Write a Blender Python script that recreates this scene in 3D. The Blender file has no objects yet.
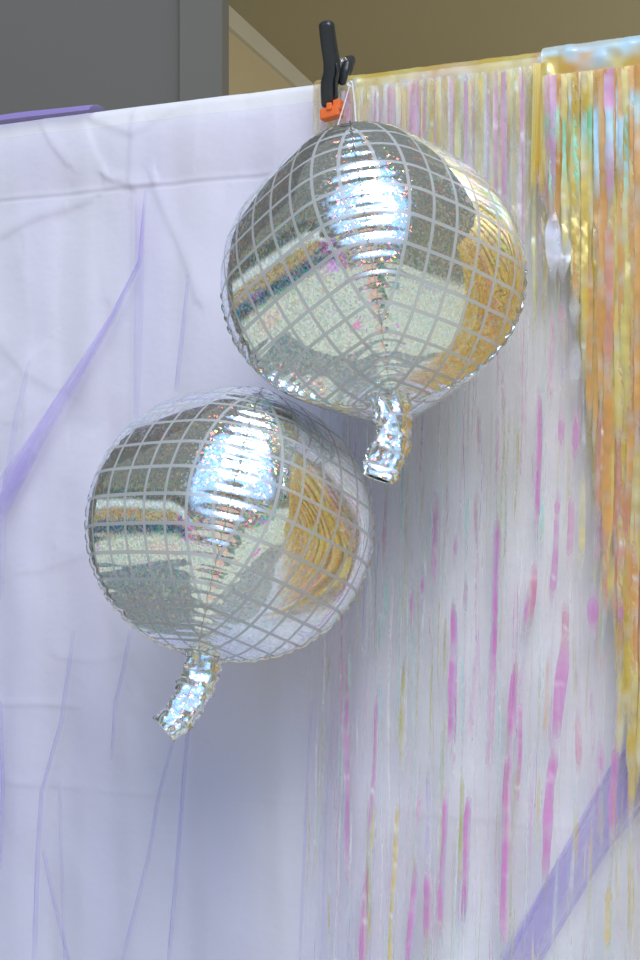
import bpy, math, random
import numpy as np
from mathutils import Vector, Matrix, noise

random.seed(7)
rng = np.random.default_rng(11)
sc = bpy.context.scene
C = sc.collection
F = 1333.333          # focal length in pixels of the 640x960 frame
CAM_Z = 1.65

# ------------------------------------------------------------------ helpers
def link(name, verts, faces, mat=None, parent=None, smooth=True, colors=None, uvs=None):
    me = bpy.data.meshes.new(name)
    me.from_pydata([tuple(map(float, v)) for v in verts], [], [tuple(f) for f in faces])
    if mat: me.materials.append(mat)
    me.polygons.foreach_set('use_smooth', [smooth] * len(me.polygons))
    if colors is not None:
        a = me.color_attributes.new('tint', 'FLOAT_COLOR', 'POINT')
        a.data.foreach_set('color', np.asarray(colors, dtype=np.float32).ravel())
    if uvs is not None:
        l = me.uv_layers.new(name='UVMap')
        li = np.zeros(len(me.loops), dtype=np.int32)
        me.loops.foreach_get('vertex_index', li)
        l.data.foreach_set('uv', np.asarray(uvs, dtype=np.float32)[li].ravel())
    me.update()
    o = bpy.data.objects.new(name, me)
    C.objects.link(o)
    if parent:
        o.parent = parent
    return o

def empty(name, loc, label, cat, group=None):
    o = bpy.data.objects.new(name, None)
    C.objects.link(o)
    o.location = loc
    o.empty_display_size = 0.05
    o['label'] = label; o['category'] = cat
    if group: o['group'] = group
    return o

def structure(o):
    o['kind'] = 'structure'
    return o

def grid_faces(nr, nc, wrap=False):
    f = []
    for r in range(nr - 1):
        for c in range(nc - (0 if wrap else 1)):
            c2 = (c + 1) % nc
            f.append((r * nc + c, r * nc + c2, (r + 1) * nc + c2, (r + 1) * nc + c))
    return f

def mat(name):
    m = bpy.data.materials.new(name)
    m.use_nodes = True
    nt = m.node_tree
    nt.nodes.clear()
    out = nt.nodes.new('ShaderNodeOutputMaterial')
    return m, nt, out

class N:
    """tiny node-building helper"""
    def __init__(s, nt): s.nt = nt
    def n(s, t, **k):
        x = s.nt.nodes.new(t)
        for a, b in k.items(): setattr(x, a, b)
        return x
    def put(s, sock, v):
        if v is None: return
        if hasattr(v, 'is_output'): s.nt.links.new(v, sock)
        else: sock.default_value = v
    def m(s, op, a, b=None, c=None, clamp=False):
        x = s.n('ShaderNodeMath', operation=op, use_clamp=clamp)
        s.put(x.inputs[0], a); s.put(x.inputs[1], b)
        if c is not None: s.put(x.inputs[2], c)
        return x.outputs[0]
    def vm(s, op, a, b=None, scale=None):
        x = s.n('ShaderNodeVectorMath', operation=op)
        s.put(x.inputs[0], a); s.put(x.inputs[1], b)
        if scale is not None: s.put(x.inputs['Scale'], scale)
        return x.outputs[0]
    def mix(s, f, a, b, blend='MIX'):
        x = s.n('ShaderNodeMix', data_type='RGBA', blend_type=blend)
        s.put(x.inputs[0], f); s.put(x.inputs[6], a); s.put(x.inputs[7], b)
        return x.outputs[2]
    def ss(s, v, lo, hi):
        x = s.n('ShaderNodeMapRange', interpolation_type='SMOOTHSTEP')
        s.put(x.inputs[0], v); s.put(x.inputs[1], lo); s.put(x.inputs[2], hi)
        return x.outputs[0]

def simple(name, col, rough=0.6, var=0.06, scale=6.0, metallic=0.0, spec=0.4, bump=0.0, bscale=80):
    m, nt, out = mat(name); h = N(nt)
    p = h.n('ShaderNodeBsdfPrincipled')
    tc = h.n('ShaderNodeTexCoord')
    ns = h.n('ShaderNodeTexNoise'); ns.inputs['Scale'].default_value = scale; ns.inputs['Detail'].default_value = 4
    nt.links.new(tc.outputs['Object'], ns.inputs['Vector'])
    c0 = tuple(max(0, c * (1 - var)) for c in col) + (1,)
    c1 = tuple(c * (1 + var) for c in col) + (1,)
    nt.links.new(h.mix(ns.outputs[0], c0, c1), p.inputs['Base Color'])
    p.inputs['Roughness'].default_value = rough
    p.inputs['Metallic'].default_value = metallic
    p.inputs['Specular IOR Level'].default_value = spec
    if bump:
        n2 = h.n('ShaderNodeTexNoise'); n2.inputs['Scale'].default_value = bscale
        nt.links.new(tc.outputs['Object'], n2.inputs['Vector'])
        b = h.n('ShaderNodeBump'); b.inputs['Strength'].default_value = bump; b.inputs['Distance'].default_value = 0.002
        nt.links.new(n2.outputs[0], b.inputs['Height']); nt.links.new(b.outputs[0], p.inputs['Normal'])
    nt.links.new(p.outputs[0], out.inputs[0])
    return m

# ------------------------------------------------------------------ materials
def foil_material():
    m, nt, out = mat('disco_foil'); h = N(nt)
    uv = h.n('ShaderNodeUVMap'); uv.uv_map = 'UVMap'
    sep = h.n('ShaderNodeSeparateXYZ'); nt.links.new(uv.outputs[0], sep.inputs[0])
    def line(s):
        fr = h.m('FRACT', s)
        d = h.m('ABSOLUTE', h.m('SUBTRACT', fr, 0.5))        # 0.5 at the line
        return h.ss(d, 0.425, 0.445)
    lines = h.m('MAXIMUM', line(sep.outputs[0]), line(sep.outputs[1]))
    geo = h.n('ShaderNodeNewGeometry'); tc = h.n('ShaderNodeTexCoord')
    vo = h.n('ShaderNodeTexVoronoi'); vo.inputs['Scale'].default_value = 340
    nt.links.new(tc.outputs['Object'], vo.inputs['Vector'])
    rnd = h.vm('SUBTRACT', vo.outputs['Color'], (0.5, 0.5, 0.5))
    def lobe(k, col, rough):
        n = h.vm('NORMALIZE', h.vm('ADD', geo.outputs['Normal'], h.vm('SCALE', rnd, scale=k)))
        g = h.n('ShaderNodeBsdfGlossy'); g.inputs['Color'].default_value = col; g.inputs['Roughness'].default_value = rough
        nt.links.new(n, g.inputs['Normal'])
        return g.outputs[0]
    def add(a, b):
        x = h.n('ShaderNodeAddShader'); nt.links.new(a, x.inputs[0]); nt.links.new(b, x.inputs[1]); return x.outputs[0]
    mir = h.n('ShaderNodeBsdfGlossy'); mir.inputs['Color'].default_value = (0.66, 0.68, 0.67, 1); mir.inputs['Roughness'].default_value = 0.05
    s3 = h.n('ShaderNodeSeparateColor'); nt.links.new(vo.outputs['Color'], s3.inputs[0])
    nt.links.new(h.mix(s3.outputs[0], (0.56, 0.59, 0.57, 1), (0.76, 0.78, 0.77, 1)), mir.inputs['Color'])
    foil = add(add(mir.outputs[0], lobe(0.64, (0.27, 0.03, 0.0, 1), 0.08)), add(lobe(0.45, (0.0, 0.20, 0.02, 1), 0.08), lobe(0.31, (0.0, 0.05, 0.28, 1), 0.08)))
    df = h.n('ShaderNodeBsdfDiffuse'); df.inputs['Color'].default_value = (0.54, 0.56, 0.57, 1)
    gl = h.n('ShaderNodeBsdfGlossy'); gl.inputs['Color'].default_value = (0.7, 0.72, 0.73, 1); gl.inputs['Roughness'].default_value = 0.25
    ink = h.n('ShaderNodeMixShader'); ink.inputs[0].default_value = 0.4
    nt.links.new(df.outputs[0], ink.inputs[1]); nt.links.new(gl.outputs[0], ink.inputs[2])
    mx = h.n('ShaderNodeMixShader')
    nt.links.new(lines, mx.inputs[0]); nt.links.new(foil, mx.inputs[1]); nt.links.new(ink.outputs[0], mx.inputs[2])
    nt.links.new(mx.outputs[0], out.inputs[0])
    return m

def plain_foil():
    m, nt, out = mat('plain_foil'); h = N(nt)
    p = h.n('ShaderNodeBsdfPrincipled'); p.inputs['Metallic'].default_value = 1
    p.inputs['Base Color'].default_value = (0.78, 0.79, 0.78, 1); p.inputs['Roughness'].default_value = 0.16
    tc = h.n('ShaderNodeTexCoord'); ns = h.n('ShaderNodeTexNoise'); ns.inputs['Scale'].default_value = 160
    nt.links.new(tc.outputs['Object'], ns.inputs['Vector'])
    b = h.n('ShaderNodeBump'); b.inputs['Strength'].default_value = 0.4; b.inputs['Distance'].default_value = 0.003
    nt.links.new(ns.outputs[0], b.inputs['Height']); nt.links.new(b.outputs[0], p.inputs['Normal'])
    nt.links.new(p.outputs[0], out.inputs[0])
    return m

def cloth_material():
    m, nt, out = mat('white_cloth'); h = N(nt)
    tc = h.n('ShaderNodeTexCoord')
    ns = h.n('ShaderNodeTexNoise'); ns.inputs['Scale'].default_value = 3.5; ns.inputs['Detail'].default_value = 3
    nt.links.new(tc.outputs['Object'], ns.inputs['Vector'])
    col = h.mix(ns.outputs[0], (0.76, 0.745, 0.785, 1), (0.81, 0.80, 0.815, 1))
    df = h.n('ShaderNodeBsdfPrincipled'); nt.links.new(col, df.inputs['Base Color'])
    df.inputs['Roughness'].default_value = 0.75; df.inputs['Specular IOR Level'].default_value = 0.25
    df.inputs['Sheen Weight'].default_value = 0.15
    n2 = h.n('ShaderNodeTexNoise'); n2.inputs['Scale'].default_value = 22; n2.inputs['Detail'].default_value = 5
    nt.links.new(tc.outputs['Object'], n2.inputs['Vector'])
    b = h.n('ShaderNodeBump'); b.inputs['Strength'].default_value = 0.35; b.inputs['Distance'].default_value = 0.006
    nt.links.new(n2.outputs[0], b.inputs['Height']); nt.links.new(b.outputs[0], df.inputs['Normal'])
    nt.links.new(df.outputs[0], out.inputs[0])
    return m

def sheer_material(name, gloss, grough, trans):
    """thin sheet tinted by the 'tint' attribute; its alpha is the opacity"""
    m, nt, out = mat(name); h = N(nt)
    at = h.n('ShaderNodeVertexColor'); at.layer_name = 'tint'
    df = h.n('ShaderNodeBsdfDiffuse'); tl = h.n('ShaderNodeBsdfTranslucent')
    nt.links.new(at.outputs['Color'], df.inputs['Color']); nt.links.new(at.outputs['Color'], tl.inputs['Color'])
    a = h.n('ShaderNodeMixShader'); a.inputs[0].default_value = trans
    nt.links.new(df.outputs[0], a.inputs[1]); nt.links.new(tl.outputs[0], a.inputs[2])
    body = a.outputs[0]
    if gloss:
        g = h.n('ShaderNodeBsdfGlossy'); g.inputs['Roughness'].default_value = grough
        gc = h.mix(0.35, at.outputs['Color'], (1, 1, 1, 1)); nt.links.new(gc, g.inputs['Color'])
        b = h.n('ShaderNodeMixShader'); b.inputs[0].default_value = gloss
        nt.links.new(body, b.inputs[1]); nt.links.new(g.outputs[0], b.inputs[2]); body = b.outputs[0]
    tr = h.n('ShaderNodeBsdfTransparent')
    mx = h.n('ShaderNodeMixShader')
    nt.links.new(at.outputs['Alpha'], mx.inputs[0]); nt.links.new(tr.outputs[0], mx.inputs[1]); nt.links.new(body, mx.inputs[2])
    nt.links.new(mx.outputs[0], out.inputs[0])
    return m

FOIL = foil_material(); PFOIL = plain_foil(); CLOTH = cloth_material()
FILM = sheer_material('iridescent_film', 0.30, 0.2, 0.12)
TULLE = sheer_material('lavender_tulle', 0.0, 0.3, 0.3)

# ------------------------------------------------------------------ backdrop frame
YAW = math.atan(0.423)
D = np.array([math.cos(YAW), -math.sin(YAW), 0.0])      # along the bar, to the right
NV = np.array([-math.sin(YAW), -math.cos(YAW), 0.0])    # out of the cloth, towards the viewer
O = np.array([0.0, 2.192, 0.0])
BAR_Z = 2.30
def on_backdrop(px, py, off=0.0):
    k = (px - 320) / F; m_ = (480 - py) / F
    t = (off + NV.dot(O)) / (NV[0] * k + NV[1])
    return np.array([k * t, t, CAM_Z + m_ * t])
def uz(px, py, off=0.0):
    p = on_backdrop(px, py, off)
    return (p - O).dot(D), p[2]
def from_uz(u, z, off):
    return O + D * u + NV * off + np.array([0, 0, z])
def at(px, py, depth):
    return np.array([(px - 320) / F * depth, depth, CAM_Z + (480 - py) / F * depth])

# ------------------------------------------------------------------ cloth
U0, U1 = -0.95, 1.9
nu = 560
us = np.concatenate([np.linspace(U0, 0.62, 440), np.linspace(0.62, U1, 60)[1:]])
nu = len(us)
zs_front = np.concatenate([np.linspace(BAR_Z, 0.85, 420), np.linspace(0.85, 0.02, 40)[1:]])
CREASES = [  # pixel polyline, amplitude (m), width (m)
    ([(48, 124), (58, 145), (74, 166)], 0.0045, 0.006),
    ([(92, 118), (104, 150), (118, 176)], -0.004, 0.008),
    ([(98, 120), (140, 136), (176, 110)], 0.005, 0.008),
    ([(140, 118), (139, 150), (137, 184)], 0.006, 0.006),
    ([(112, 178), (138, 188), (160, 184), (160, 178)], 0.007, 0.006),
    ([(140, 200), (140, 300), (138, 420), (136, 520)], 0.004, 0.008),
    ([(160, 190), (175, 225), (195, 270), (204, 300)], 0.005, 0.008),
    ([(0, 240), (40, 218), (95, 200)], 0.006, 0.008),
    ([(108, 195), (106, 250), (112, 296)], 0.003, 0.012),
    ([(0, 335), (30, 370), (60, 388)], 0.005, 0.012),
    ([(8, 380), (32, 352), (50, 338)], -0.004, 0.010),
    ([(20, 420), (60, 400), (90, 360)], 0.003, 0.015),
    ([(0, 430), (14, 480), (6, 560)], 0.005, 0.014),
    ([(0, 704), (40, 703), (78, 706)], 0.003, 0.004),
    ([(0, 778), (40, 784), (84, 786)], 0.002, 0.005),
    ([(110, 790), (250, 796), (420, 810), (640, 834)], 0.0015, 0.004),
    ([(110, 600), (160, 690), (200, 730)], 0.003, 0.015),
    ([(140, 700), (150, 720), (160, 760)], 0.0025, 0.012),
    ([(36, 570), (80, 556), (100, 545)], 0.003, 0.010),
    ([(60, 656), (100, 660), (130, 652)], 0.002, 0.005),
    ([(30, 260), (36, 330), (30, 400)], 0.004, 0.015),
    ([(70, 220), (64, 300), (70, 420)], -0.004, 0.018),
    ([(96, 440), (70, 480), (60, 540)], 0.004, 0.014),
    ([(200, 160), (202, 110)], 0.003, 0.010),
    ([(236, 176), (250, 110)], -0.003, 0.012),
    ([(280, 150), (278, 100)], 0.002, 0.008),
]
UU, ZZ = np.meshgrid(us, zs_front)
def fbm(u, z, su, sz, seed, oct=3):
    r = np.zeros_like(u)
    g = np.random.default_rng(seed)
    for k in range(14):
        fu = g.normal() * su * (1 + (k % oct)); fz = g.normal() * sz * (1 + (k % oct))
        r += np.sin(fu * u + fz * z + g.uniform(0, 6.28)) / (1 + (k % oct))
    return r / 5
disp = 0.010 * fbm(UU, ZZ, 14, 2.0, 3) + 0.003 * fbm(UU, ZZ, 25, 14, 5)
fade = np.clip((BAR_Z - ZZ) / 0.2, 0, 1)
disp *= 0.25 + 0.75 * fade
for pl, A, w in CREASES:
    q = [uz(x, y) for x, y in pl]
    best = np.full_like(UU, 9.0); sgn = np.zeros_like(UU)
    for (u0, z0), (u1, z1) in zip(q[:-1], q[1:]):
        L2 = (u1 - u0) ** 2 + (z1 - z0) ** 2
        t = np.clip(((UU - u0) * (u1 - u0) + (ZZ - z0) * (z1 - z0)) / L2, 0, 1)
        d = np.hypot(UU - u0 - t * (u1 - u0), ZZ - z0 - t * (z1 - z0))
        s = ((UU - u0) * (z1 - z0) - (ZZ - z0) * (u1 - u0))
        upd = d < best
        best = np.where(upd, d, best); sgn = np.where(upd, np.sign(s), sgn)
    # sharp on one side, soft on the other
    ww = np.where(sgn > 0, w * 1.0, w * 2.8)
    disp += 0.45 * A * np.exp(-(best / ww) ** 2)
POCKET = 0.143
pz = BAR_Z - POCKET
disp += 0.0010 * np.exp(-((ZZ - pz - 0.004) / 0.004) ** 2) - 0.0012 * np.exp(-((ZZ - pz + 0.002) / 0.002) ** 2)
disp += np.where(ZZ > pz, 0.006 * np.sin(np.clip((ZZ - pz) / POCKET, 0, 1) * math.pi), 0)
R_BAR = 0.014
disp = np.clip(disp, -0.012, 0.014)
off = disp + R_BAR + 0.002
# the top rolls over the bar
roll = np.clip((ZZ - (BAR_Z - R_BAR)) / R_BAR, 0, 1)
off = np.where(roll > 0, off - R_BAR * (1 - np.sqrt(np.clip(1 - roll ** 2, 0, 1))), off)
P = O[None, None] + UU[..., None] * D + off[..., None] * NV
P[..., 2] += ZZ
sag = 0.0015 * fbm(UU, ZZ * 0, 9, 0, 8)
P[..., 2] += sag * np.clip(1 - (BAR_Z - ZZ) / 0.1, 0, 1)
# back of the pocket
zb = np.linspace(BAR_Z, pz, 14)[1:]
UB, ZB = np.meshgrid(us, zb)
ob = -R_BAR * np.sqrt(np.clip(1 - np.clip((ZB - (BAR_Z - R_BAR)) / R_BAR, 0, 1) ** 2, 0, 1)) + 0.0
PB = O[None, None] + UB[..., None] * D + ob[..., None] * NV
PB[..., 2] += ZB
PB[..., 2] += 0.0015 * fbm(UB, ZB * 0, 9, 0, 8) * np.clip(1 - (BAR_Z - ZB) / 0.1, 0, 1)
ALL = np.concatenate([PB[::-1], P], axis=0)
base = from_uz(0.0, 0.0, 0.0)
cl = link('backdrop_cloth', ALL.reshape(-1, 3) - base, grid_faces(ALL.shape[0], nu), CLOTH)
cl.location = base
cl['label'] = 'white wrinkled backdrop cloth with a stitched pocket hem hanging from a bar'
cl['category'] = 'cloth'

def cloth_off(u, z):
    i = int(np.clip(np.searchsorted(us, u), 1, nu - 1)); j = int(np.clip(np.searchsorted(-zs_front, -z), 0, len(zs_front) - 1))
    return float(off[j, i])

# ------------------------------------------------------------------ tulle
LAV = (0.47, 0.37, 0.84)
tul = empty('tulle_drape', tuple(from_uz(-0.4, 0, 0.02)), 'sheer lavender tulle draped over the left half of the white backdrop cloth', 'tulle')
def rel(pts, root): return np.asarray(pts) - np.array(root.location)
tu = np.linspace(U0 + 0.05, uz(455, 500)[0], 120); tz = np.linspace(BAR_Z - 0.035, 0.1, 160)
pts, cols = [], []
for z in tz:
    for u in tu:
        o_ = cloth_off(u, z) + 0.011 + 0.003 * math.sin(u * 22 + z * 3)
        pts.append(from_uz(u, z, o_))
        v = 0.5 + 0.5 * noise.noise(Vector((u * 9, z * 1.2, 3)))
        edge = min(1, (tu[-1] - u) / 0.18)
        cols.append(LAV + ((0.05 + 0.12 * v) * edge,))
link('sheet', rel(pts, tul), grid_faces(160, 120), TULLE, tul, colors=cols)

def tulle_fold(name, root, pl, widths, alpha, offs=0.040, col=LAV):
    """a gathered strip of tulle along a pixel polyline"""
    n = 60; acc = 5
    pl = np.array(pl, float); s = np.linspace(0, len(pl) - 1, n)
    xs = np.interp(s, range(len(pl)), pl[:, 0]); ys = np.interp(s, range(len(pl)), pl[:, 1]); ws = np.interp(s, range(len(pl)), widths)
    pts, cols = [], []
    for i in range(n):
        j0, j1 = max(0, i - 1), min(n - 1, i + 1)
        dx, dy = xs[j1] - xs[j0], ys[j1] - ys[j0]; L = math.hypot(dx, dy)
        nx, ny = -dy / L, dx / L
        e = min(1, i / 6, (n - 1 - i) / 6)
        for k in range(acc):
            q = k / (acc - 1) - 0.5
            px, py = xs[i] + nx * ws[i] * q, ys[i] + ny * ws[i] * q
            u, z = uz(px, py, offs)
            pts.append(from_uz(u, z, offs + 0.006 * math.cos(q * 3.1)))
            cols.append(col + (alpha * (0.25 + 0.75 * e) * (1.0 if 0 < k < acc - 1 else 0.45) * (0.8 + 0.2 * math.sin(k * 2 + i * .2)),))
    return link(name, rel(pts, root), grid_faces(n, acc), TULLE, root, colors=cols)
FOLDS = [
    ([(146, 190), (140, 262), (112, 318), (74, 380), (36, 440), (-6, 510)], [2, 4, 7, 12, 16, 30], 0.60),
    ([(36, 452), (12, 490), (-10, 520)], [8, 12, 24], 0.25),
    ([(30, 360), (16, 420), (4, 500), (-2, 600)], [4, 6, 8, 10], 0.22),
    ([(189, 274), (183, 330), (176, 392)], [2, 4, 5], 0.36),
    ([(74, 630), (62, 720), (42, 790), (38, 850), (34, 970)], [4, 4, 4, 4, 6], 0.40),
    ([(131, 628), (124, 668), (116, 700), (112, 760)], [4, 4, 4, 2], 0.34),
    ([(189, 720), (184, 780), (176, 880), (168, 970)], [3, 4, 4, 4], 0.42),
    ([(176, 730), (158, 800), (148, 860), (120, 970)], [3, 4, 4, 4], 0.36),
    ([(44, 850), (54, 900), (72, 970)], [3, 3, 3], 0.34),
    ([(0, 700), (2, 780), (0, 870)], [5, 6, 4], 0.45),
    ([(140, 196), (139, 300), (136, 420)], [10, 10, 6], 0.22),  # shade of the cloth's vertical fold, put in as a tinted strip
    ([(312, 700), (306, 820), (300, 970)], [3, 3, 3], 0.28),
    ([(60, 780), (62, 870), (66, 970)], [2, 3, 3], 0.2),
    ([(335, 700), (326, 820), (322, 960)], [2, 3, 3], 0.2),
]
for f in FOLDS: tulle_fold('gathered_fold', tul, *f)
# tulle riding over the bar at the far left
pts, cols = [], []
TX = np.linspace(-120, 100, 50)
for i, px in enumerate(TX):
    u, _ = uz(px, 120)
    hgt = 0.003 * max(0.02, min(1, (100 - px) / 40)) * (1 + 0.3 * math.sin(px * .07))
    for k in range(9):
        a = -1.2 + 2.4 * k / 8
        pts.append(from_uz(u, BAR_Z - 0.014 + (0.026 + hgt) * math.cos(a), 0.038 * math.sin(a)))
        cols.append(LAV + (0.5,))
link('top_roll', rel(pts, tul), grid_faces(50, 9), TULLE, tul, colors=cols)

sash = empty('tulle_drape', tuple(from_uz(0.55, 0, 0.025)), 'lavender tulle strip crossing the bottom right corner behind the fringe strands', 'tulle')
tulle_fold('gathered_fold', sash, [(720, 660), (640, 758), (585, 850), (505, 985)], [60, 46, 36, 40], 0.50, 0.032)
tulle_fold('gathered_fold', sash, [(660, 710), (610, 770), (566, 850), (490, 990)], [5, 6, 7, 8], 0.45, 0.035)
tulle_fold('gathered_fold', sash, [(680, 760), (606, 850), (540, 960), (520, 990)], [4, 5, 5, 5], 0.40, 0.036)

# ------------------------------------------------------------------ fringe curtains
GOLD = (0.84, 0.62, 0.10); YEL = (0.90, 0.76, 0.25); ORG = (0.90, 0.48, 0.14); SAL = (0.86, 0.40, 0.30)
PINK = (0.85, 0.42, 0.68); MAG = (0.78, 0.25, 0.66); OLI = (0.60, 0.54, 0.18); CYA = (0.45, 0.85, 0.80)
GRN = (0.35, 0.88, 0.58); WHT = (0.96, 0.97, 0.97); CLR = (0.78, 0.81, 0.79); VIO = (0.62, 0.52, 0.86); RSE = (0.80, 0.33, 0.48)
SKY = (0.55, 0.80, 0.95); LIL = (0.86, 0.84, 0.97)

def lerp(a, b, t): return tuple(a[i] * (1 - t) + b[i] * t for i in range(3))

def strand(root, keys, segs, top=None, width=4.0, off0=0.028, name='strand', seed=0, glint=0.34):
    """keys: pixel polyline from the bar down. segs: (y0, y1, colour, alpha, width factor). Film colour along its length, with glints and an edge highlight painted in."""
    r = random.Random(seed)
    keys = list(keys) + [(keys[-1][0] - 6, 1290)]
    ky = [k[1] for k in keys]; kx = [k[0] for k in keys]
    n = 240
    ytop, ybot = ky[0], ky[-1]
    ph = [r.uniform(0, 6.28) for _ in range(4)]
    es = r.choice([-1, 1]); ec = r.choice([WHT, CYA, WHT, SKY, GRN])  # side and colour of a highlight line painted along one edge
    pts, cols = [], []
    for i in range(n):
        y = ytop + (ybot - ytop) * i / (n - 1)
        low = max(0.0, min(1.0, (y - 170) / 200))
        x = np.interp(y, ky, kx) + low * (0.9 * math.sin(y * .021 + ph[0]) + 0.5 * math.sin(y * .06 + ph[1]))
        col = CLR; al = 0.045 + 0.03 * math.sin(y * .03 + ph[2]); wf = 0.55 + 0.25 * math.sin(y * 0.017 + ph[3])
        flat = 0.3
        for sgm in segs:
            a, b, c, A, w = sgm[:5]; fb = sgm[5] if len(sgm) > 5 else 34.0
            e = min((y - a) / (10.0 if a < 130 else 26.0), (b - y) / fb)
            if e > 0:
                e = min(1, e)
                vv_ = noise.noise(Vector((y * .045, seed * 3.7, 0)))
                c = lerp(c, CLR, max(0, min(.45, vv_ * .9))); A = A * (1.0 + 0.35 * noise.noise(Vector((y * .09, seed * 1.3, 5))))
                w = w * (1.0 + 0.22 * noise.noise(Vector((y * .03, seed * 2.1, 8))))
                col = tuple(col[q] * (1 - e) + c[q] * e for q in range(3)); al = al * (1 - e) + A * e; wf = wf * (1 - e) + w * e; flat = flat * (1 - e) + e
        hw = width * wf / 2
        ang = (1 - flat) * 1.1 * math.sin(y * 0.03 + ph[1]) + 0.25 * math.sin(y * .05 + ph[3])
        ox = 0.002 * math.sin(y * .013 + ph[2]) * low
        u, z = uz(x, y, off0)
        hwm = hw * 1.63e-3
        crk = 0.0012 * math.sin(y * .35 + ph[0]) * (1 - 0.5 * flat)
        gl = max(0, noise.noise(Vector((y * .11, seed * 5.1, 2))) - glint) * 4  # random white glints, painted into the tint below
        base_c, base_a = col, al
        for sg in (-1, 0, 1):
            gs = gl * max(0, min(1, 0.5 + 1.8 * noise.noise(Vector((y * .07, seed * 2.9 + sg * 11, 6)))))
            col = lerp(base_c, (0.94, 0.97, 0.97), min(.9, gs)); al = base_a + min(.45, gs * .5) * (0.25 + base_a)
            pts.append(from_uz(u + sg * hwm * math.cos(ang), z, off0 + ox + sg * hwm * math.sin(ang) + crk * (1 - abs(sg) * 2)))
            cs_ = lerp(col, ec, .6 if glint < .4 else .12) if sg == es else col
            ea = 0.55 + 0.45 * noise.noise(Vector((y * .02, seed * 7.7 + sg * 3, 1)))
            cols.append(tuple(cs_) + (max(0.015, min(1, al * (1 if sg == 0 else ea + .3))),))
    return link(name, rel(pts, root), grid_faces(n, 3), FILM, root, colors=cols)

def header(root, x0, x1, h, colfn, rad, name='header'):
    """film band folded over the bar"""
    cols, pts = [], []
    nx, nk = 160, 22
    ua, ub = uz(x0, 90, rad)[0], uz(x1, 60, rad)[0]
    for i in range(nx):
        u = ua + (ub - ua) * i / (nx - 1)
        for k in range(nk):
            q = k / (nk - 1)
            if q < 0.35:                     # over the bar
                a = -1.2 + (q / 0.35) * 2.77
                z = BAR_Z - 0.016 + (0.0190 + (rad - .044) * .1) * math.cos(a); o_ = rad * math.sin(a)
            else:
                z = BAR_Z - 0.016 - (q - 0.35) / 0.65 * h; o_ = rad
            nz = noise.noise(Vector((u * 26, z * 22, 2))) ; nz2 = noise.noise(Vector((u * 70, z * 50, 9)))
            o_ += 0.003 * nz + 0.0014 * nz2
            pts.append(from_uz(u, z + (0.002 * nz if q > .35 else 0.0005 * nz2), o_))
            cols.append(colfn(u, q, nz, nz2))
    return link(name, rel(pts, root), grid_faces(nx, nk), FILM, root, colors=cols)


GRP = 'iridescent fringe curtains on the backdrop bar'
fr1 = empty('fringe_curtain', tuple(from_uz(0.14, 0.3, 0.028)), 'sparse clear iridescent fringe curtain with magenta streaks behind the balloons', 'fringe curtain', GRP)
fr2 = empty('fringe_curtain', tuple(from_uz(0.75, 0.3, 0.035)), 'dense golden iridescent fringe curtain along the right edge', 'fringe curtain', GRP)

def h1(u, q, nz, nz2):
    x = u * 30
    c = lerp(lerp(YEL, GOLD, 0.5 + 0.5 * math.sin(x * 2.3)), PINK, max(0, min(1, 0.35 + 1.6 * noise.noise(Vector((u * 8, q * 2, 1))))) * 0.8)
    a = 0.58 * (1 - max(0, (q - 0.45)) / 0.55 * 0.95)
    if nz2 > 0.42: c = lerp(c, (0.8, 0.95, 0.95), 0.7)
    return c + (a,)
header(fr1, 313, 548, 0.110, h1, 0.044)
def h2(u, q, nz, nz2):
    c = lerp(GOLD, ORG, 0.5 + 0.5 * math.sin(u * 60))
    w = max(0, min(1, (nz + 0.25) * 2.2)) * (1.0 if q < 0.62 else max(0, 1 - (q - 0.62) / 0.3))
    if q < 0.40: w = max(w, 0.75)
    c = lerp(c, (0.62, 0.86, 0.98), w)  # pale blue gloss highlights painted into the band's colour
    return c + (0.85 * (1 - max(0, q - 0.85) / 0.15 * 0.6),)
header(fr2, 541, 1000, 0.060, h2, 0.064)

def bar_y(px, dz=0.012): return 480 - (BAR_Z - dz - CAM_Z) / on_backdrop(px, 100)[1] * F

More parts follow.
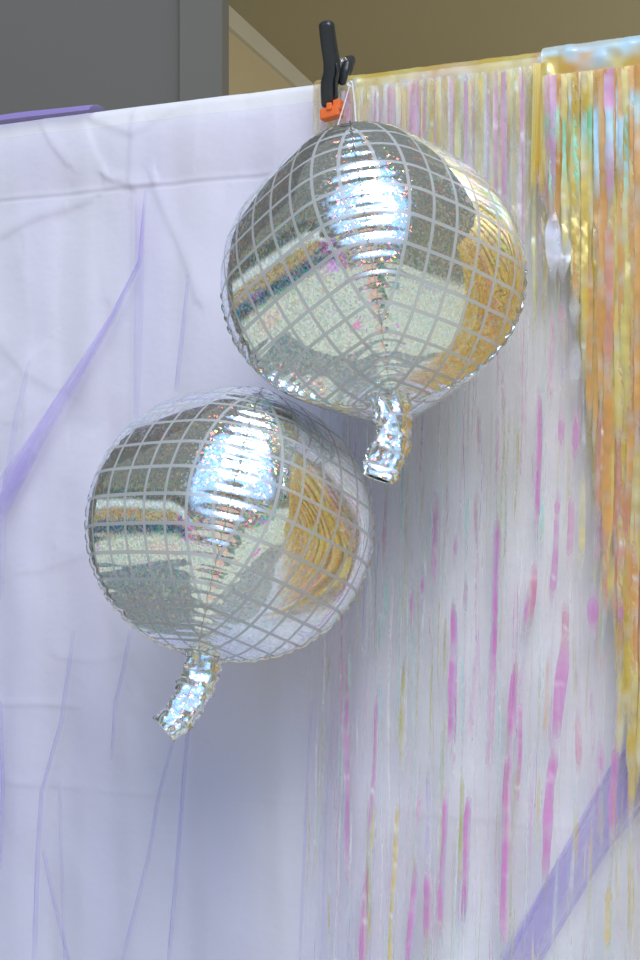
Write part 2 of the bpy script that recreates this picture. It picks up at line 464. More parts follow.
# --- strands read off the photograph: (key points below the bar, coloured runs)
S1 = [
 ([(330, 300), (331, 640), (328, 760), (330, 1000)], [(640, 700, OLI, .55, .9), (690, 720, WHT, .5, .5), (880, 960, OLI, .5, .6)], 4),
 ([(343, 300), (344, 640), (347, 760), (346, 1000)], [(640, 740, RSE, .35, 1), (690, 900, MAG, .62, 1.1), (900, 940, SKY, .5, .8)], 5),
 ([(349, 300), (350, 640), (348, 720), (349, 990)], [(640, 705, CYA, .55, .9), (705, 740, WHT, .5, .6)], 4),
 ([(388, 300), (387, 500), (380, 640), (372, 820), (358, 1000)], [(480, 580, RSE, .40, .9), (600, 670, CYA, .6, .9), (680, 860, MAG, .5, .9), (850, 1000, MAG, .75, 1.6)], 5),
 ([(392, 300), (389, 560), (382, 660), (376, 760), (366, 1000)], [(560, 640, CYA, .5, .7), (665, 745, SKY, .5, .8), (790, 960, GOLD, .5, .8)], 4),
 ([(405, 300), (408, 440), (405, 640), (398, 800), (388, 1000)], [(450, 640, OLI, .30, .7), (650, 780, OLI, .6, 1.1), (790, 1000, GOLD, .55, 1.1)], 4.5),
 ([(413, 300), (412, 500), (411, 640), (406, 1000)], [(430, 460, WHT, .5, .6), (550, 570, CYA, .6, .9), (575, 640, MAG, .6, 1), (650, 700, OLI, .3, .8)], 4),
 ([(424, 300), (424, 440), (422, 600), (420, 800), (404, 1000)], [(430, 460, VIO, .5, .6), (465, 560, OLI, .3, .7), (560, 620, MAG, .6, 1), (775, 850, PINK, .4, .9), (850, 1000, MAG, .7, 1.5)], 4.5),
 ([(438, 300), (436, 500), (433, 590), (425, 1000)], [(480, 600, MAG, .55, 1.2), (600, 640, GRN, .45, .9), (760, 880, VIO, .45, 1), (860, 960, MAG, .75, 1.8)], 5),
 ([(449, 300), (447, 500), (445, 640), (440, 1000)], [(400, 560, OLI, .25, .6), (480, 560, PINK, .35, .8), (600, 700, OLI, .45, .8), (700, 960, OLI, .4, .7)], 4),
 ([(458, 300), (456, 540), (454, 640), (446, 800), (437, 1000)], [(520, 580, MAG, .45, .8), (590, 760, MAG, .7, 1.3), (780, 950, MAG, .65, 1.2)], 5),
 ([(468, 300), (466, 500), (464, 640), (458, 1000)], [(480, 560, CYA, .4, .7), (570, 630, MAG, .6, 1), (640, 760, CYA, .45, .7), (760, 900, OLI, .55, 1)], 4.5),
 ([(482, 300), (479, 420), (476, 560), (470, 800), (458, 1000)], [(400, 470, PINK, .45, .9), (480, 560, RSE, .45, 1), (640, 760, PINK, .35, .9), (780, 940, MAG, .65, 1.3)], 5),
 ([(499, 300), (497, 500), (494, 600), (488, 760), (478, 1000)], [(400, 500, PINK, .45, .8), (505, 700, MAG, .65, 1.4), (660, 790, PINK, .45, .9)], 5),
 ([(505, 300), (502, 380), (500, 500), (497, 1000)], [(360, 440, PINK, .5, .7), (470, 650, CYA, .3, .5), (690, 800, CYA, .4, .5)], 4),
 ([(519, 300), (517, 440), (516, 700), (508, 1000)], [(410, 490, OLI, .45, .8), (640, 700, OLI, .3, .7), (760, 960, OLI, .3, .7)], 4),
 ([(532, 300), (528, 600), (516, 660), (508, 780), (504, 900), (503, 1000)], [(580, 650, MAG, .55, 1), (650, 760, MAG, .72, 1.3), (740, 960, MAG, .72, 1.5)], 5.5),
 ([(540, 300), (537, 500), (534, 600), (520, 680), (516, 800), (512, 1000)], [(380, 540, MAG, .6, 1.1), (550, 645, RSE, .65, 1.3), (655, 700, MAG, .65, 1), (690, 820, MAG, .6, 1)], 5),
 ([(546, 300), (545, 430), (541, 560), (536, 1000)], [(440, 470, CYA, .5, .8), (480, 560, CYA, .6, 1), (640, 720, CYA, .4, .6)], 4.5),
]
S2 = [
 ([(553, 130), (552, 400), (549, 640), (548, 700), (520, 1000)], [(205, 285, LIL, .85, 3.2), (300, 420, PINK, .5, .9), (640, 760, ORG, .4, .9), (760, 840, GOLD, .4, .8)], 4.5),
 ([(563, 130), (563, 400), (557, 500), (552, 600), (553, 1000)], [(222, 292, LIL, .85, 3.0), (290, 340, PINK, .8, 2.0), (345, 420, VIO, .5, 1), (400, 470, MAG, .65, 1.2), (480, 620, MAG, .6, 1.2), (730, 800, RSE, .45, .9)], 5),
 ([(575, 130), (575, 420), (570, 560), (565, 640), (550, 780), (540, 1000)], [(290, 330, WHT, .8, 2.4), (335, 395, LIL, .6, 2.0), (400, 480, MAG, .6, 1.1), (480, 580, PINK, .65, 1.1), (590, 680, RSE, .65, 1.4), (640, 760, MAG, .85, 1.9), (740, 900, MAG, .8, 1.7)], 5.5),
 ([(584, 130), (584, 400), (581, 560), (576, 640), (578, 700), (574, 1000)], [(410, 470, WHT, .5, .9), (460, 580, YEL, .65, 1), (660, 700, MAG, .5, .9), (700, 790, RSE, .6, 1.1), (800, 880, GOLD, .45, .8)], 5),
 ([(603, 130), (602, 420), (598, 520), (594, 600), (590, 1000)], [(400, 530, SAL, .8, 1.4), (530, 580, PINK, .7, 1.3), (580, 650, MAG, .75, 1.8)], 6),
 ([(625, 130), (625, 480), (622, 600), (618, 680), (612, 800), (606, 1000)], [(480, 590, SAL, .85, 1.5), (590, 640, MAG, .8, 1.4), (640, 665, RSE, .6, 1), (730, 860, MAG, .7, 1.1), (870, 970, GOLD, .6, 1.1)], 6),
 ([(634, 130), (634, 500), (633, 700), (630, 900), (628, 1000)], [(500, 690, ORG, .8, 1.3), (690, 830, GOLD, .7, 1.1), (830, 960, OLI, .35, .8)], 6),
 ([(612, 130), (610, 300), (606, 480), (603, 640), (601, 1000)], [(190, 480, ORG, .8, 1.3), (480, 640, SAL, .55, 1), (640, 690, RSE, .5, .9), (730, 800, MAG, .5, .8)], 5),
]
sd = 100
def toprun(px, x_hi):
    return None
for keys, segs, w in S1:
    x0 = keys[0][0] + random.uniform(-3, 3); yb = bar_y(x0)
    c = random.choice([PINK, YEL, YEL, PINK, WHT, GOLD]); sd += 1
    segs = [(yb - 5, random.uniform(170, 300), c, random.uniform(.35, .6), 1.1, 90)] + segs
    segs = [segs[0]] + [(a, b, c, min(.9, A * 1.3), w_) for a, b, c, A, w_ in segs[1:]]
    strand(fr1, [(x0, yb)] + keys, segs, width=w, off0=0.051 + 0.006 * random.random(), seed=sd)
for i in range(72):
    x0 = 315 + (548 - 315) * (i + random.uniform(0.1, .9)) / 72; yb = bar_y(x0); sd += 1
    c = random.choice([PINK, YEL, OLI, PINK, WHT, GOLD, GOLD, YEL, YEL])
    ye = random.uniform(190, 420) if x0 > 400 else random.uniform(150, 240)
    segs = [(yb - 5, ye, c, random.uniform(.3, .68), random.uniform(.8, 1.6), 90)]
    y = ye + random.uniform(5, 70)
    while y < 980:
        L = random.uniform(50, 220)
        segs.append((y, y + L, random.choice([OLI, PINK, MAG, CYA, WHT, WHT, WHT, VIO, OLI, OLI, PINK]), random.uniform(.22, .62), random.uniform(.28, .62), 40))
        y += L + random.uniform(20, 190)
    lean = random.uniform(-22, -2)
    strand(fr1, [(x0, yb), (x0 + random.uniform(-2, 2), 380), (x0 + lean * .4, 680), (x0 + lean, 1000)], segs, width=random.uniform(3, 4.6), off0=0.049 + 0.008 * random.random(), seed=sd)
def gold_end(x):
    return float(np.interp(x, [541, 556, 560, 572, 580, 590, 600, 612, 622, 632, 645], [205, 215, 235, 275, 330, 420, 520, 610, 660, 760, 800]))
for keys, segs, w in S2:
    x0 = keys[0][0]; yb = bar_y(x0, .03); sd += 1
    segs = [(yb - 30, min(gold_end(x0), segs[0][0] + 10), random.choice([ORG, SAL, GOLD, PINK]), .75, 1.3)] + segs
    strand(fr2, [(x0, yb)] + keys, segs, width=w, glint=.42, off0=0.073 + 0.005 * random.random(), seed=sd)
for i in range(48):
    x0 = 542 + (652 - 542) * (i + random.uniform(0.1, .9)) / 48; yb = bar_y(x0, .03); sd += 1
    ge = gold_end(x0) + random.uniform(-40, 30)
    segs = []
    y = yb - 30
    while y < ge - 10:
        L = min(random.uniform(150, 420), ge - y)
        segs.append((y - 8, y + L, random.choice([GOLD, GOLD, YEL, YEL, YEL, ORG, ORG, SAL, SAL, PINK]), random.uniform(.6, .92), random.uniform(1.3, 2.1)))
        y += L
    gfront = 0
    if random.random() < .55:
        gfront = .009; segs.append((yb + random.uniform(10, 50), yb + random.uniform(60, 150), random.choice([GRN, CYA, SKY, GRN]), .92, random.uniform(.8, 1.7), 40))  # green and cyan glints, painted as colour runs
    if random.random() < .3:
        q = random.uniform(180, 420); segs.append((q, q + random.uniform(12, 30), random.choice([WHT, CYA, MAG, WHT]), .8, 1.0))
    y = ge + random.uniform(10, 60)
    while y < 980:
        L = random.uniform(30, 120)
        segs.append((y, y + L, random.choice([OLI, PINK, MAG, YEL, WHT, CYA, GOLD]), random.uniform(.12, .38), random.uniform(.35, .8), 25))
        y += L + random.uniform(40, 200)
    lean = random.uniform(-26, -4)
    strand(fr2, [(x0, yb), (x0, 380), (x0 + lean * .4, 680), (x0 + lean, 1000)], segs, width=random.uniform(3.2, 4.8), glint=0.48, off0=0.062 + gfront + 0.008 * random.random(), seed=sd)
# the far mass of the dense curtain, beyond the right edge, with the overlapped backing strands: one uncountable part
pts, cols, fcs = [], [], []
rr = random.Random(5)
def ribbon(u, ztop, zbot, w, c, a, o_):
    b = len(pts); n = 26
    for i in range(n):
        z = ztop + (zbot - ztop) * i / (n - 1)
        du = 0.003 * math.sin(z * 9 + u * 50)
        for sg in (-1, 1):
            pts.append(from_uz(u + du + sg * w / 2, z, o_ + 0.003 * sg * math.sin(z * 7 + u * 90)))
            cols.append(c + (a * min(1, (n - 1 - i) / 4 + 0.05),))
    for i in range(n - 1): fcs.append((b + 2 * i, b + 2 * i + 1, b + 2 * i + 3, b + 2 * i + 2))
ua = uz(656, 300)[0]
for i in range(330):
    u = ua + (1.72 - ua) * (i + rr.random()) / 330
    ribbon(u, BAR_Z - 0.03, rr.uniform(0.3, 1.3), rr.uniform(.006, .012), rr.choice([GOLD, GOLD, YEL, ORG, SAL, YEL]), .85, .07 + .012 * rr.random())
for i in range(50):
    px = 543 + 110 * (i + rr.random()) / 50
    u = uz(px, 300)[0]; zb = uz(px, gold_end(px) + rr.uniform(-30, 10))[1]
    ribbon(u, BAR_Z - 0.03, zb, rr.uniform(.005, .009), rr.choice([GOLD, YEL, YEL, (0.85, .66, .15)]), .72, .066 if px < 553 else .047)
st = link('strand_mass', rel(pts, fr2), fcs, FILM, fr2, colors=cols)
st['kind'] = 'stuff'

# ------------------------------------------------------------------ balloons
CELL = 0.0385
def balloon(A, cz, center, tilt, roll, spin, label, tail_px, tail_depths, tail_w, seed):
    root = empty('disco_ball_balloon', tuple(center), label, 'balloon', 'silver disco ball balloons')
    CZ = A * cz
    R = Matrix.Rotation(roll, 3, 'Y') @ Matrix.Rotation(-tilt, 3, 'X') @ Matrix.Rotation(spin, 3, 'Z')
    Rn = np.array(R)
    r = random.Random(seed)
    ns, nt_ = 240, 56
    th = np.linspace(math.pi / 2, -math.pi / 2, ns)
    rho = A * np.cos(th).clip(0, 1) ** 0.92; zz = CZ * np.sin(th)
    arc = np.concatenate([[0], np.cumsum(np.hypot(np.diff(rho), np.diff(zz)))]); total = arc[-1]
    V, UV, FC = [], [], []
    seam_pts = {}
    pinch = {}
    for g in range(5):
        g_ = g % 4
        pinch[g] = pinch.get(g_) if g == 4 else None
        if g < 4:
            ps = sorted([total * (j + r.uniform(.32, .68)) / 33 for j in range(33)])
            am = [r.uniform(.4, 1.0) for _ in ps]; ws = [r.uniform(.0030, .0050) for _ in ps]; ln = [r.uniform(.6, 1.5) for _ in ps]
            pinch[g] = (ps, am, ws, ln)
    def pdisp(g, v, d):
        ps, am, ws, ln = pinch[g]
        x = 0
        for p_, a_, w_, l_ in zip(ps, am, ws, ln):
            q = (v - p_) / w_
            if abs(q) < 4: x += a_ * math.exp(-q * q) * math.exp(-(d / (0.026 * l_)) ** 1.5)
        return x
    for g in range(4):
        ph0 = g * math.pi / 2
        b = len(V)
        for i in range(ns):
            for j in range(nt_):
                t = 0.5 - 0.5 * math.cos(math.pi * j / (nt_ - 1))
                t = 0.6 * t + 0.4 * j / (nt_ - 1)
                # rounded square with its corners on the seams
                sb = max(0.0, min(1.0, (math.sin(th[i]) + 0.85) / 0.9)); sb = sb * sb * (3 - 2 * sb)
                q = 0.22 + 0.33 * sb
                rc = rho[i] * q; hh = rho[i] - rc
                la = rc * math.pi / 4; le = hh * math.sqrt(2); per = 2 * la + le
                m_ = t * per
                if per < 1e-9: lx = ly = 0.0
                elif m_ < la: al_ = m_ / rc; lx, ly = hh + rc * math.cos(al_), rc * math.sin(al_)
                elif m_ < la + le:
                    f_ = (m_ - la) / le; cs = rc * math.sqrt(.5); lx, ly = hh * (1 - f_) + cs, hh * f_ + cs
                else: al_ = math.pi / 4 + (m_ - la - le) / rc; lx, ly = rc * math.cos(al_), hh + rc * math.sin(al_)
                # the panel bellies out a little
                bl = 1 + 0.035 * math.sin(math.pi * t) ** 2
                ph = t * math.pi / 2
                x = bl * (lx * math.cos(ph0) - ly * math.sin(ph0)); y = bl * (lx * math.sin(ph0) + ly * math.cos(ph0)); z = zz[i]
                lat = m_ - per / 2
                dA = m_; dB = per - m_
                k = 0.0034 * (pdisp(g, arc[i], dA) + pdisp((g + 1) % 4, arc[i], dB))
                # panel buckles gently, and gathers near the poles
                nz = noise.noise(Vector((x * 7 + seed, y * 7, z * 7)))
                k += 0.0012 * nz
                pole = min(arc[i], total - arc[i])
                k += 0.0015 * math.exp(-(pole / .03) ** 2) * noise.noise(Vector((ph * 9 + g * 20, pole * 30, seed)))
                L = math.sqrt(x * x + y * y + z * z) + 1e-6
                f = 1 - k / L
                V.append((x * f, y * f, z * f))
                UV.append((lat / CELL + 0.5, arc[i] / CELL))
        for q in grid_faces(ns, nt_): FC.append(tuple(b + e for e in q[::-1]))
    W = (Rn @ np.array(V).T).T
    link('foil_body', W, FC, FOIL, root, uvs=UV)
    # welded seam edges
    for g in range(4):
        ph0 = g * math.pi / 2
        pv, pf = [], []
        for i in range(4, ns - 4):
            bump = 0.0034 * pdisp(g, arc[i], 0)
            er = np.array([math.cos(ph0), math.sin(ph0), 0]); tg = np.array([-math.sin(ph0), math.cos(ph0), 0])
            nn = np.array([math.cos(ph0) * math.cos(th[i]), math.sin(ph0) * math.cos(th[i]), math.sin(th[i])])
            p0 = er * rho[i] + np.array([0, 0, zz[i]]) - nn * (bump + 0.002)
            wv = 0.0012 * math.sin(i * .9 + g) + 0.0008 * math.sin(i * .37)
            p1 = p0 + nn * 0.0042 + tg * wv
            pv += [p0 - tg * .0006, p1 - tg * .0004, p1 + tg * .0004, p0 + tg * .0006]
        m_ = len(pv) // 4
        for i in range(m_ - 1):
            for k in range(3):
                pf.append((i * 4 + k, i * 4 + k + 1, i * 4 + 4 + k + 1, i * 4 + 4 + k))
        link('seam', (Rn @ np.array(pv).T).T, pf, PFOIL, root)
    # tail: flattened crinkled neck that curls at its open end
    tp = [at(px, py, d) - np.array(center) for (px, py), d in zip(tail_px, tail_depths)]
    tp = np.array(tp); n = 70; s = np.linspace(0, len(tp) - 1, n)
    # smooth path
    path = np.stack([np.interp(s, range(len(tp)), tp[:, k]) for k in range(3)], 1)
    for _ in range(25): path[1:-1] = (path[:-2] + 2 * path[1:-1] + path[2:]) / 4
    wd = np.interp(s, range(len(tp)), [w_[0] for w_ in tail_w]); tk = np.interp(s, range(len(tp)), [w_[1] for w_ in tail_w])
    pv, uv, pf = [], [], []
    nk = 28; ln = 0
    rows = list(range(n)) + [n - 1 - q for q in range(0, 14)]
    for c_, i in enumerate(rows):
        inner = c_ >= n
        a = path[max(0, i - 1)]; b = path[min(n - 1, i + 1)]
        T = (b - a); T /= np.linalg.norm(T)
        S = np.cross(T, np.array([0, 1.0, 0.0])); S /= np.linalg.norm(S)
        tw = 0.5 * math.sin(i / n * 3.0 + seed)
        B = np.cross(S, T)
        S2_ = S * math.cos(tw) + B * math.sin(tw); B2 = -S * math.sin(tw) + B * math.cos(tw)
        if c_ and not inner: ln += np.linalg.norm(path[i] - path[max(0, i - 1)])
        for k in range(nk):
            al = 2 * math.pi * k / nk
            cr = 1 + 0.30 * noise.noise(Vector((math.cos(al) * 2.2, math.sin(al) * 2.2, i * .07 + seed))) + 0.22 * noise.noise(Vector((math.cos(al) * 4, math.sin(al) * 4, i * .20 + seed)))
            f = cr * (0.86 if inner else 1)
            pv.append(path[i] + S2_ * math.cos(al) * wd[i] * f + B2 * math.sin(al) * tk[i] * f)
            uv.append((k / nk * 2 * math.pi * wd[i] / CELL * 1.6 + .2, ln / CELL * 1.6))
    pf = grid_faces(len(rows), nk, True)
    link('tail', pv, pf, FOIL, root, uvs=uv)
    return root

R = math.radians
UC = at(372, 278, 1.87)
LC = at(231, 524, 1.945)
balloon(0.2135, 0.975, UC, R(28), R(-7), R(-90 - 3), 'upper silver disco ball balloon hanging right under the black clamp',
        [(388, 388), (391, 406), (394, 430), (390, 450), (383, 467), (378, 479)], [1.775, 1.755, 1.745, 1.735, 1.73, 1.725],
        [(.032, .016), (.028, .014), (.024, .012), (.025, .011), (.025, .010), (.020, .009)], 1)
balloon(0.2095, 0.95, LC, R(17), R(13), R(-90 + 1), 'lower silver disco ball balloon touching the upper one from below left',
        [(206, 640), (203, 660), (199, 682), (190, 702), (176, 718), (163, 730)], [1.895, 1.88, 1.872, 1.862, 1.855, 1.85],
        [(.028, .016), (.026, .014), (.026, .013), (.025, .012), (.023, .011), (.021, .009)], 2)

# ------------------------------------------------------------------ clamp
BLK = simple('black_plastic', (0.018, 0.022, 0.026), rough=0.32, spec=0.6, bump=0.25, bscale=300)
ORGM = simple('orange_rubber', (0.80, 0.16, 0.03), rough=0.5)
STEEL = simple('steel', (0.6, 0.6, 0.6), rough=0.25, metallic=1)
clamp = empty('spring_clamp', tuple(on_backdrop(332, 100, 0.0)), 'black spring clamp with an orange jaw gripping the top bar', 'clamp')
def loft(name, root, secs, m, nk=20, power=3.5):
    """secs: (point, half width along the bar, half depth)"""
    pv, n = [], len(secs)
    s = np.linspace(0, n - 1, (n - 1) * 8 + 1)
    P3 = np.array([q[0] for q in secs]); W3 = np.array([q[1] for q in secs]); D3 = np.array([q[2] for q in secs])
    path = np.stack([np.interp(s, range(n), P3[:, k]) for k in range(3)], 1)
    w = np.interp(s, range(n), W3); d = np.interp(s, range(n), D3)
    for _ in range(6):
        path[1:-1] = (path[:-2] + 2 * path[1:-1] + path[2:]) / 4; w[1:-1] = (w[:-2] + 2 * w[1:-1] + w[2:]) / 4; d[1:-1] = (d[:-2] + 2 * d[1:-1] + d[2:]) / 4
    rows = []
    def ring(i, f):
        T = path[min(len(path) - 1, i + 1)] - path[max(0, i - 1)]; T /= np.linalg.norm(T)
        S = D - T * T.dot(D); S /= np.linalg.norm(S); B = np.cross(T, S)
        o_ = []
        for k in range(nk):
            a = 2 * math.pi * k / nk; ca, sa = math.cos(a), math.sin(a)
            rr_ = (abs(ca) ** power + abs(sa) ** power) ** (-1 / power) * f
            o_.append(path[i] + S * ca * rr_ * w[i] + B * sa * rr_ * d[i])
        return o_, T
    o_, T = ring(0, .02); rows += [[p - T * d[0] * .55 for p in o_]]
    o_, T = ring(0, .62); rows += [[p - T * d[0] * .42 for p in o_]]
    for i in range(len(path)): rows.append(ring(i, 1.0)[0])
    e = len(path) - 1
    o_, T = ring(e, .62); rows += [[p + T * d[e] * .42 for p in o_]]
    o_, T = ring(e, .02); rows += [[p + T * d[e] * .55 for p in o_]]
    pv = [p for r_ in rows for p in r_]
    return link(name, rel(pv, clamp), grid_faces(len(rows), nk, True), m, root)
pb = on_backdrop
FA = loft('front_arm', clamp, [(pb(326.5, 24, .105), .0115, .010), (pb(329, 45, .095), .0120, .011), (pb(332, 62, .084), .0120, .012), (pb(332, 74, .079), .0118, .014),
     (pb(329.5, 84, .077), .0125, .014), (pb(329, 96, .074), .0125, .011), (pb(329, 106, .070), .0115, .008)], BLK)
RA = loft('rear_arm', clamp, [(pb(349.5, 60, -.090), .0100, .008), (pb(346.5, 67, -.070), .0105, .010), (pb(343, 76, -.064), .0105, .010), (pb(338, 88, -.060), .0115, .009),
     (pb(334, 102, -.058), .0110, .007)], BLK)
# ridge along the front arm
loft('grip_rib', FA, [(pb(337, 64, .090), .0016, .004), (pb(338.5, 72, .088), .0018, .005), (pb(336, 82, .087), .0018, .005), (pb(337, 97, .080), .0016, .004)], BLK, nk=10, power=2)
# orange jaw pad: a U-shaped shoe round the arm's tip
shoe = []
def box(c, hx, hd, hz, verts, faces, lean=0):
    b = len(verts)
    bev = 0.0012
    for (sx, sy, sz) in [(a, b_, c_) for a in (-1, 1) for b_ in (-1, 1) for c_ in (-1, 1)]:
        verts.append(np.array(c) + D * sx * hx + NV * sy * hd + np.array([0, 0, sz * hz]) + np.array([0, 0, lean * sx * hx]))
    for f in [(0, 1, 3, 2), (4, 6, 7, 5), (0, 4, 5, 1), (2, 3, 7, 6), (0, 2, 6, 4), (1, 5, 7, 3)]: faces.append(tuple(b + q for q in f))
vv, ff = [], []
box(pb(331.5, 113.5, .078), .0160, .011, .0085, vv, ff, lean=.14)
box(pb(338.5, 106, .078), .0062, .010, .0085, vv, ff, lean=.14)
box(pb(330, 107, .086), .0045, .006, .006, vv, ff)
jaw = link('jaw_pad', rel(vv, clamp), ff, ORGM, clamp, smooth=False)
bv = jaw.modifiers.new('b', 'BEVEL'); bv.width = .002; bv.segments = 2
jaw['label'] = 'orange rubber jaw pad'
# pivot pin and spring coil
def tube(name, root, path, rad, m, nk=10):
    pv, n = [], len(path)
    path = np.array(path)
    rad = np.broadcast_to(rad, (n,))
    for i in range(n):
        T = path[min(n - 1, i + 1)] - path[max(0, i - 1)]; T /= np.linalg.norm(T)
        S = np.cross(T, np.array([.31, .2, .93])); S /= np.linalg.norm(S); B = np.cross(T, S)
        for k in range(nk):
            a = 2 * math.pi * k / nk
            pv.append(path[i] + (S * math.cos(a) + B * math.sin(a)) * rad[i])
    fs = grid_faces(n, nk, True) + [tuple(range(nk))[::-1], tuple((n - 1) * nk + k for k in range(nk))]
    return link(name, rel(pv, root), fs, m, root)
cc = pb(340, 70, .036); coil = []
for i in range(90):
    a = i * 0.45
    coil.append(cc + D * (-.008 + .017 * i / 89) + NV * .009 * math.cos(a) + np.array([0, 0, .009 * math.sin(a) + .010]))
tube('spring', clamp, coil, .0013, STEEL, 8)
tube('pivot_pin', clamp, [cc - D * .012 + np.array([0, 0, .010]), cc + D * .014 + np.array([0, 0, .010])], .0022, STEEL)
# side cheeks of the rear arm that carry the pivot
loft('hinge_cheek', RA, [(pb(347, 62, .064), .0060, .004), (pb(345, 70, .066), .0078, .005), (pb(343, 78, .066), .0070, .005), (pb(342, 84, .066), .0052, .004)], BLK, nk=12)

# ------------------------------------------------------------------ hanging ribbon
RIB = simple('white_ribbon', (0.85, 0.84, 0.88), rough=0.4)
ribo = empty('hanging_ribbon', tuple(pb(350, 88, .07)), 'thin white ribbon tying the upper balloon to the black clamp', 'ribbon')
apex = pb(350, 84, .072)
def strip(name, a, b, w, sagx):
    pv = []
    for i in range(24):
        t = i / 23; p = a * (1 - t) + b * t + D * sagx * math.sin(math.pi * t)
        for sg in (-1, 1): pv.append(p + D * sg * w / 2 + NV * sg * w * .3)
    return link(name, rel(pv, ribo), grid_faces(24, 2), RIB, ribo)
tA = at(335, 134, 1.905); tB = at(356, 126, 1.93)
strip('strand', apex, tA, .0030, .0005)
strip('strand', apex + D * .004, tB, .0032, .001)
kn = []
for i in range(26):
    a = i / 25 * 6.283 * 1.5
    kn.append(apex + D * .004 * math.cos(a) + np.array([0, 0, .004 * math.sin(a)]) + NV * .002 * math.sin(a * 2))
tube('knot', ribo, kn, .0014, RIB, 8)

# ------------------------------------------------------------------ the setting
GREY = simple('grey_panel', (0.140, 0.131, 0.114), rough=0.75, scale=2, var=.05)
GREY2 = simple('grey_corner', (0.143, 0.133, 0.116), rough=0.7, scale=2, var=.04)
BEI = simple('beige_wall', (0.42, 0.35, 0.22), rough=0.85, scale=1.5, var=.04)
BEI2 = simple('beige_ceiling', (0.305, 0.262, 0.158), rough=0.85, scale=1.5, var=.04)
TRIM = simple('grey_trim', (0.46, 0.42, 0.34), rough=0.7)
FLO = simple('pale_floor', (0.33, 0.34, 0.31), rough=0.5, scale=4, var=.08)
def slab(name, poly, z0, z1, m):
    n = len(poly); vs = [(x, y, z0) for x, y in poly] + [(x, y, z1) for x, y in poly]
    fs = [tuple(range(n))[::-1], tuple(range(n, 2 * n))] + [(i, (i + 1) % n, n + (i + 1) % n, n + i) for i in range(n)]
    return structure(link(name, vs, fs, m, smooth=False))
H = 3.2
YW = 3.3
xe = (222 - 320) / F * YW; xs_ = (181 - 320) / F * YW
slab('wall_left', [(-3.5, YW - .006), (xs_, YW - .006), (xs_, YW + .25), (-3.5, YW + .25)], 0, 4.4, GREY)
slab('trim_1', [(xs_, YW - .03), (xe, YW), (xe, YW + .25), (xs_, YW + .25)], 0, 4.4, GREY2)
p1 = at(228, 8, (H - CAM_Z) * F / 472); p2 = at(312, 86, (H - CAM_Z) * F / 394)
dv = (p2 - p1)[:2]; dv /= np.linalg.norm(dv); pv_ = np.array([-dv[1], dv[0]])
a0 = p1[:2] - dv * 0.75; a1 = p1[:2] + dv * 4.5
slab('wall_back', [tuple(a0), tuple(a1), tuple(a1 + pv_ * .2), tuple(a0 + pv_ * .2)], 0, H, BEI)
slab('trim_2', [tuple(a0 - pv_ * .015), tuple(a1 - pv_ * .015), tuple(a1 - pv_ * .001), tuple(a0 - pv_ * .001)], H - .07, H - .001, TRIM)
slab('ceiling', [(a0[0] - .3, 3.62), (4.5, 3.62), (4.5, 9.2), (-.5, 9.2)], H, H + .15, BEI2)
slab('floor', [(-4.5, 1.2), (4.5, 1.2), (4.5, 9.2), (-4.5, 9.2)], -.1, 0, FLO)

# ------------------------------------------------------------------ light
w = bpy.data.worlds.new('surroundings'); sc.world = w; w.use_nodes = True
nt = w.node_tree; nt.nodes.clear(); h = N(nt)
out = h.n('ShaderNodeOutputWorld'); bg = h.n('ShaderNodeBackground')
tc = h.n('ShaderNodeTexCoord'); sp = h.n('ShaderNodeSeparateXYZ'); nt.links.new(tc.outputs['Generated'], sp.inputs[0])
az = h.m('MULTIPLY', h.m('ARCTAN2', sp.outputs[0], h.m('MULTIPLY', sp.outputs[1], -1)), 57.2958)
el = h.m('MULTIPLY', h.m('ARCSINE', sp.outputs[2]), 57.2958)
def boxm(a0, a1, e0, e1, sa=2, se=2):
    x = h.m('MULTIPLY', h.ss(az, a0 - sa, a0 + sa), h.m('SUBTRACT', 1, h.ss(az, a1 - sa, a1 + sa)))
    y = h.m('MULTIPLY', h.ss(el, e0 - se, e0 + se), h.m('SUBTRACT', 1, h.ss(el, e1 - se, e1 + se)))
    return h.m('MULTIPLY', x, y)
up = h.mix(h.ss(el, 0, 70), (0.19, 0.215, 0.19, 1), (0.24, 0.25, 0.25, 1))
col = h.mix(h.ss(el, -3, 1), (0.58, 0.64, 0.56, 1), up)
vo = h.n('ShaderNodeTexVoronoi'); vo.inputs['Scale'].default_value = 9
nt.links.new(h.vm('MULTIPLY', tc.outputs['Generated'], (1, 1, 1.6)), vo.inputs['Vector'])
stuff = h.mix(0.45, vo.outputs['Color'], (0.10, 0.11, 0.12, 1))
def over(c, mask, colr): return h.mix(mask, c, colr)
col = over(col, boxm(-140, 60, -9, 5, 4, 2), stuff)
col = over(col, boxm(-130, -60, 3, 8), (0.65, 0.75, 0.78, 1))
col = over(col, boxm(-118, -76, -3, 2.5), (0.40, 0.30, 0.14, 1))
col = over(col, boxm(-125, -66, -9, -3.5), (0.03, 0.08, 0.14, 1))
col = over(col, boxm(-150, -50, 9, 15, 3, 2), (0.10, 0.12, 0.10, 1))
v2 = h.n('ShaderNodeTexVoronoi'); v2.inputs['Scale'].default_value = 5.5
nt.links.new(tc.outputs['Generated'], v2.inputs['Vector'])
spots = h.m('MULTIPLY', h.m('SUBTRACT', 1, h.ss(v2.outputs['Distance'], 0.25, 0.34)), boxm(-120, 75, -62, -6, 8, 4))
s3 = h.n('ShaderNodeSeparateColor'); nt.links.new(v2.outputs['Color'], s3.inputs[0])
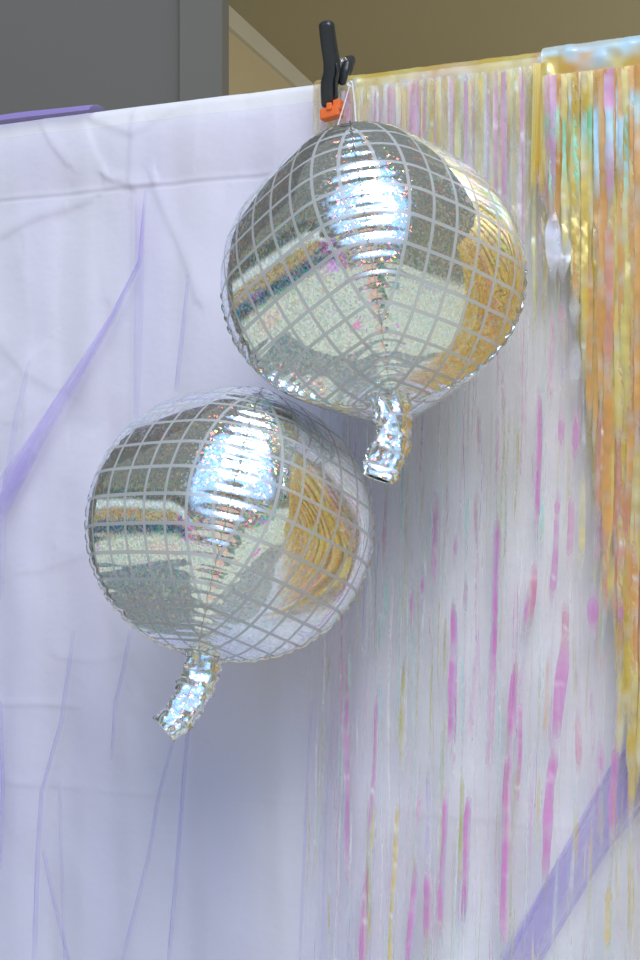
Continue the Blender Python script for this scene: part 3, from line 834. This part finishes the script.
spots = h.m('MULTIPLY', spots, h.m('GREATER_THAN', s3.outputs[2], 0.45))
sc_ = h.mix(0.75, (0.4, 0.3, 0.36, 1), v2.outputs['Color'])
col = over(col, h.m('MULTIPLY', spots, 0.8), sc_)
col = over(col, boxm(-12, 10, -48, -14, 4, 4), (0.78, 0.46, 0.40, 1))
col = over(col, boxm(8, 22, -40, -8, 3, 3), (0.10, 0.22, 0.22, 1))
col = over(col, boxm(-9, 7, -13, -1, 2, 2), (0.12, 0.08, 0.07, 1))
col = over(col, boxm(-52, 55, 14, 78, 6, 5), (0.58, 0.90, 1.45, 1))
col = over(col, boxm(-10, 16, 40, 76, 2, 3), (7.5, 7.7, 8.0, 1))
nt.links.new(col, bg.inputs[0]); bg.inputs[1].default_value = 1.0
nt.links.new(bg.outputs[0], out.inputs[0])

def area(name, loc, target, sx, sy, watts, col):
    l = bpy.data.lights.new(name, 'AREA'); l.shape = 'RECTANGLE'; l.size = sx; l.size_y = sy; l.energy = watts; l.color = col
    o = bpy.data.objects.new(name, l); C.objects.link(o); o.location = loc
    o.rotation_euler = (Vector(target) - Vector(loc)).to_track_quat('-Z', 'Y').to_euler()
    return o
area('skylight', (0.4, -0.4, 3.9), (0.05, 2.1, 1.75), 2.0, 1.3, 47, (1.0, 0.94, 0.88))
area('ceiling_fill', (3.2, 4.2, 1.2), (0.3, 5.0, 3.2), 1.6, 1.6, 56, (1.0, 0.93, 0.80))  # added fill light, no visible source; brightens the wall and ceiling behind the cloth

# ------------------------------------------------------------------ camera
cam = bpy.data.cameras.new('camera'); co = bpy.data.objects.new('camera', cam); C.objects.link(co)
co.location = (0, 0, CAM_Z); co.rotation_euler = (math.pi / 2, 0, 0)
cam.sensor_fit = 'VERTICAL'; cam.sensor_height = 36; cam.sensor_width = 24; cam.lens = 50
cam.clip_start = 0.05
sc.camera = co
sc.view_settings.view_transform = 'Standard'
sc.view_settings.look = 'None'
sc.view_settings.exposure = 0.0
sc.cycles.transparent_max_bounces = 32
sc.cycles.max_bounces = 10
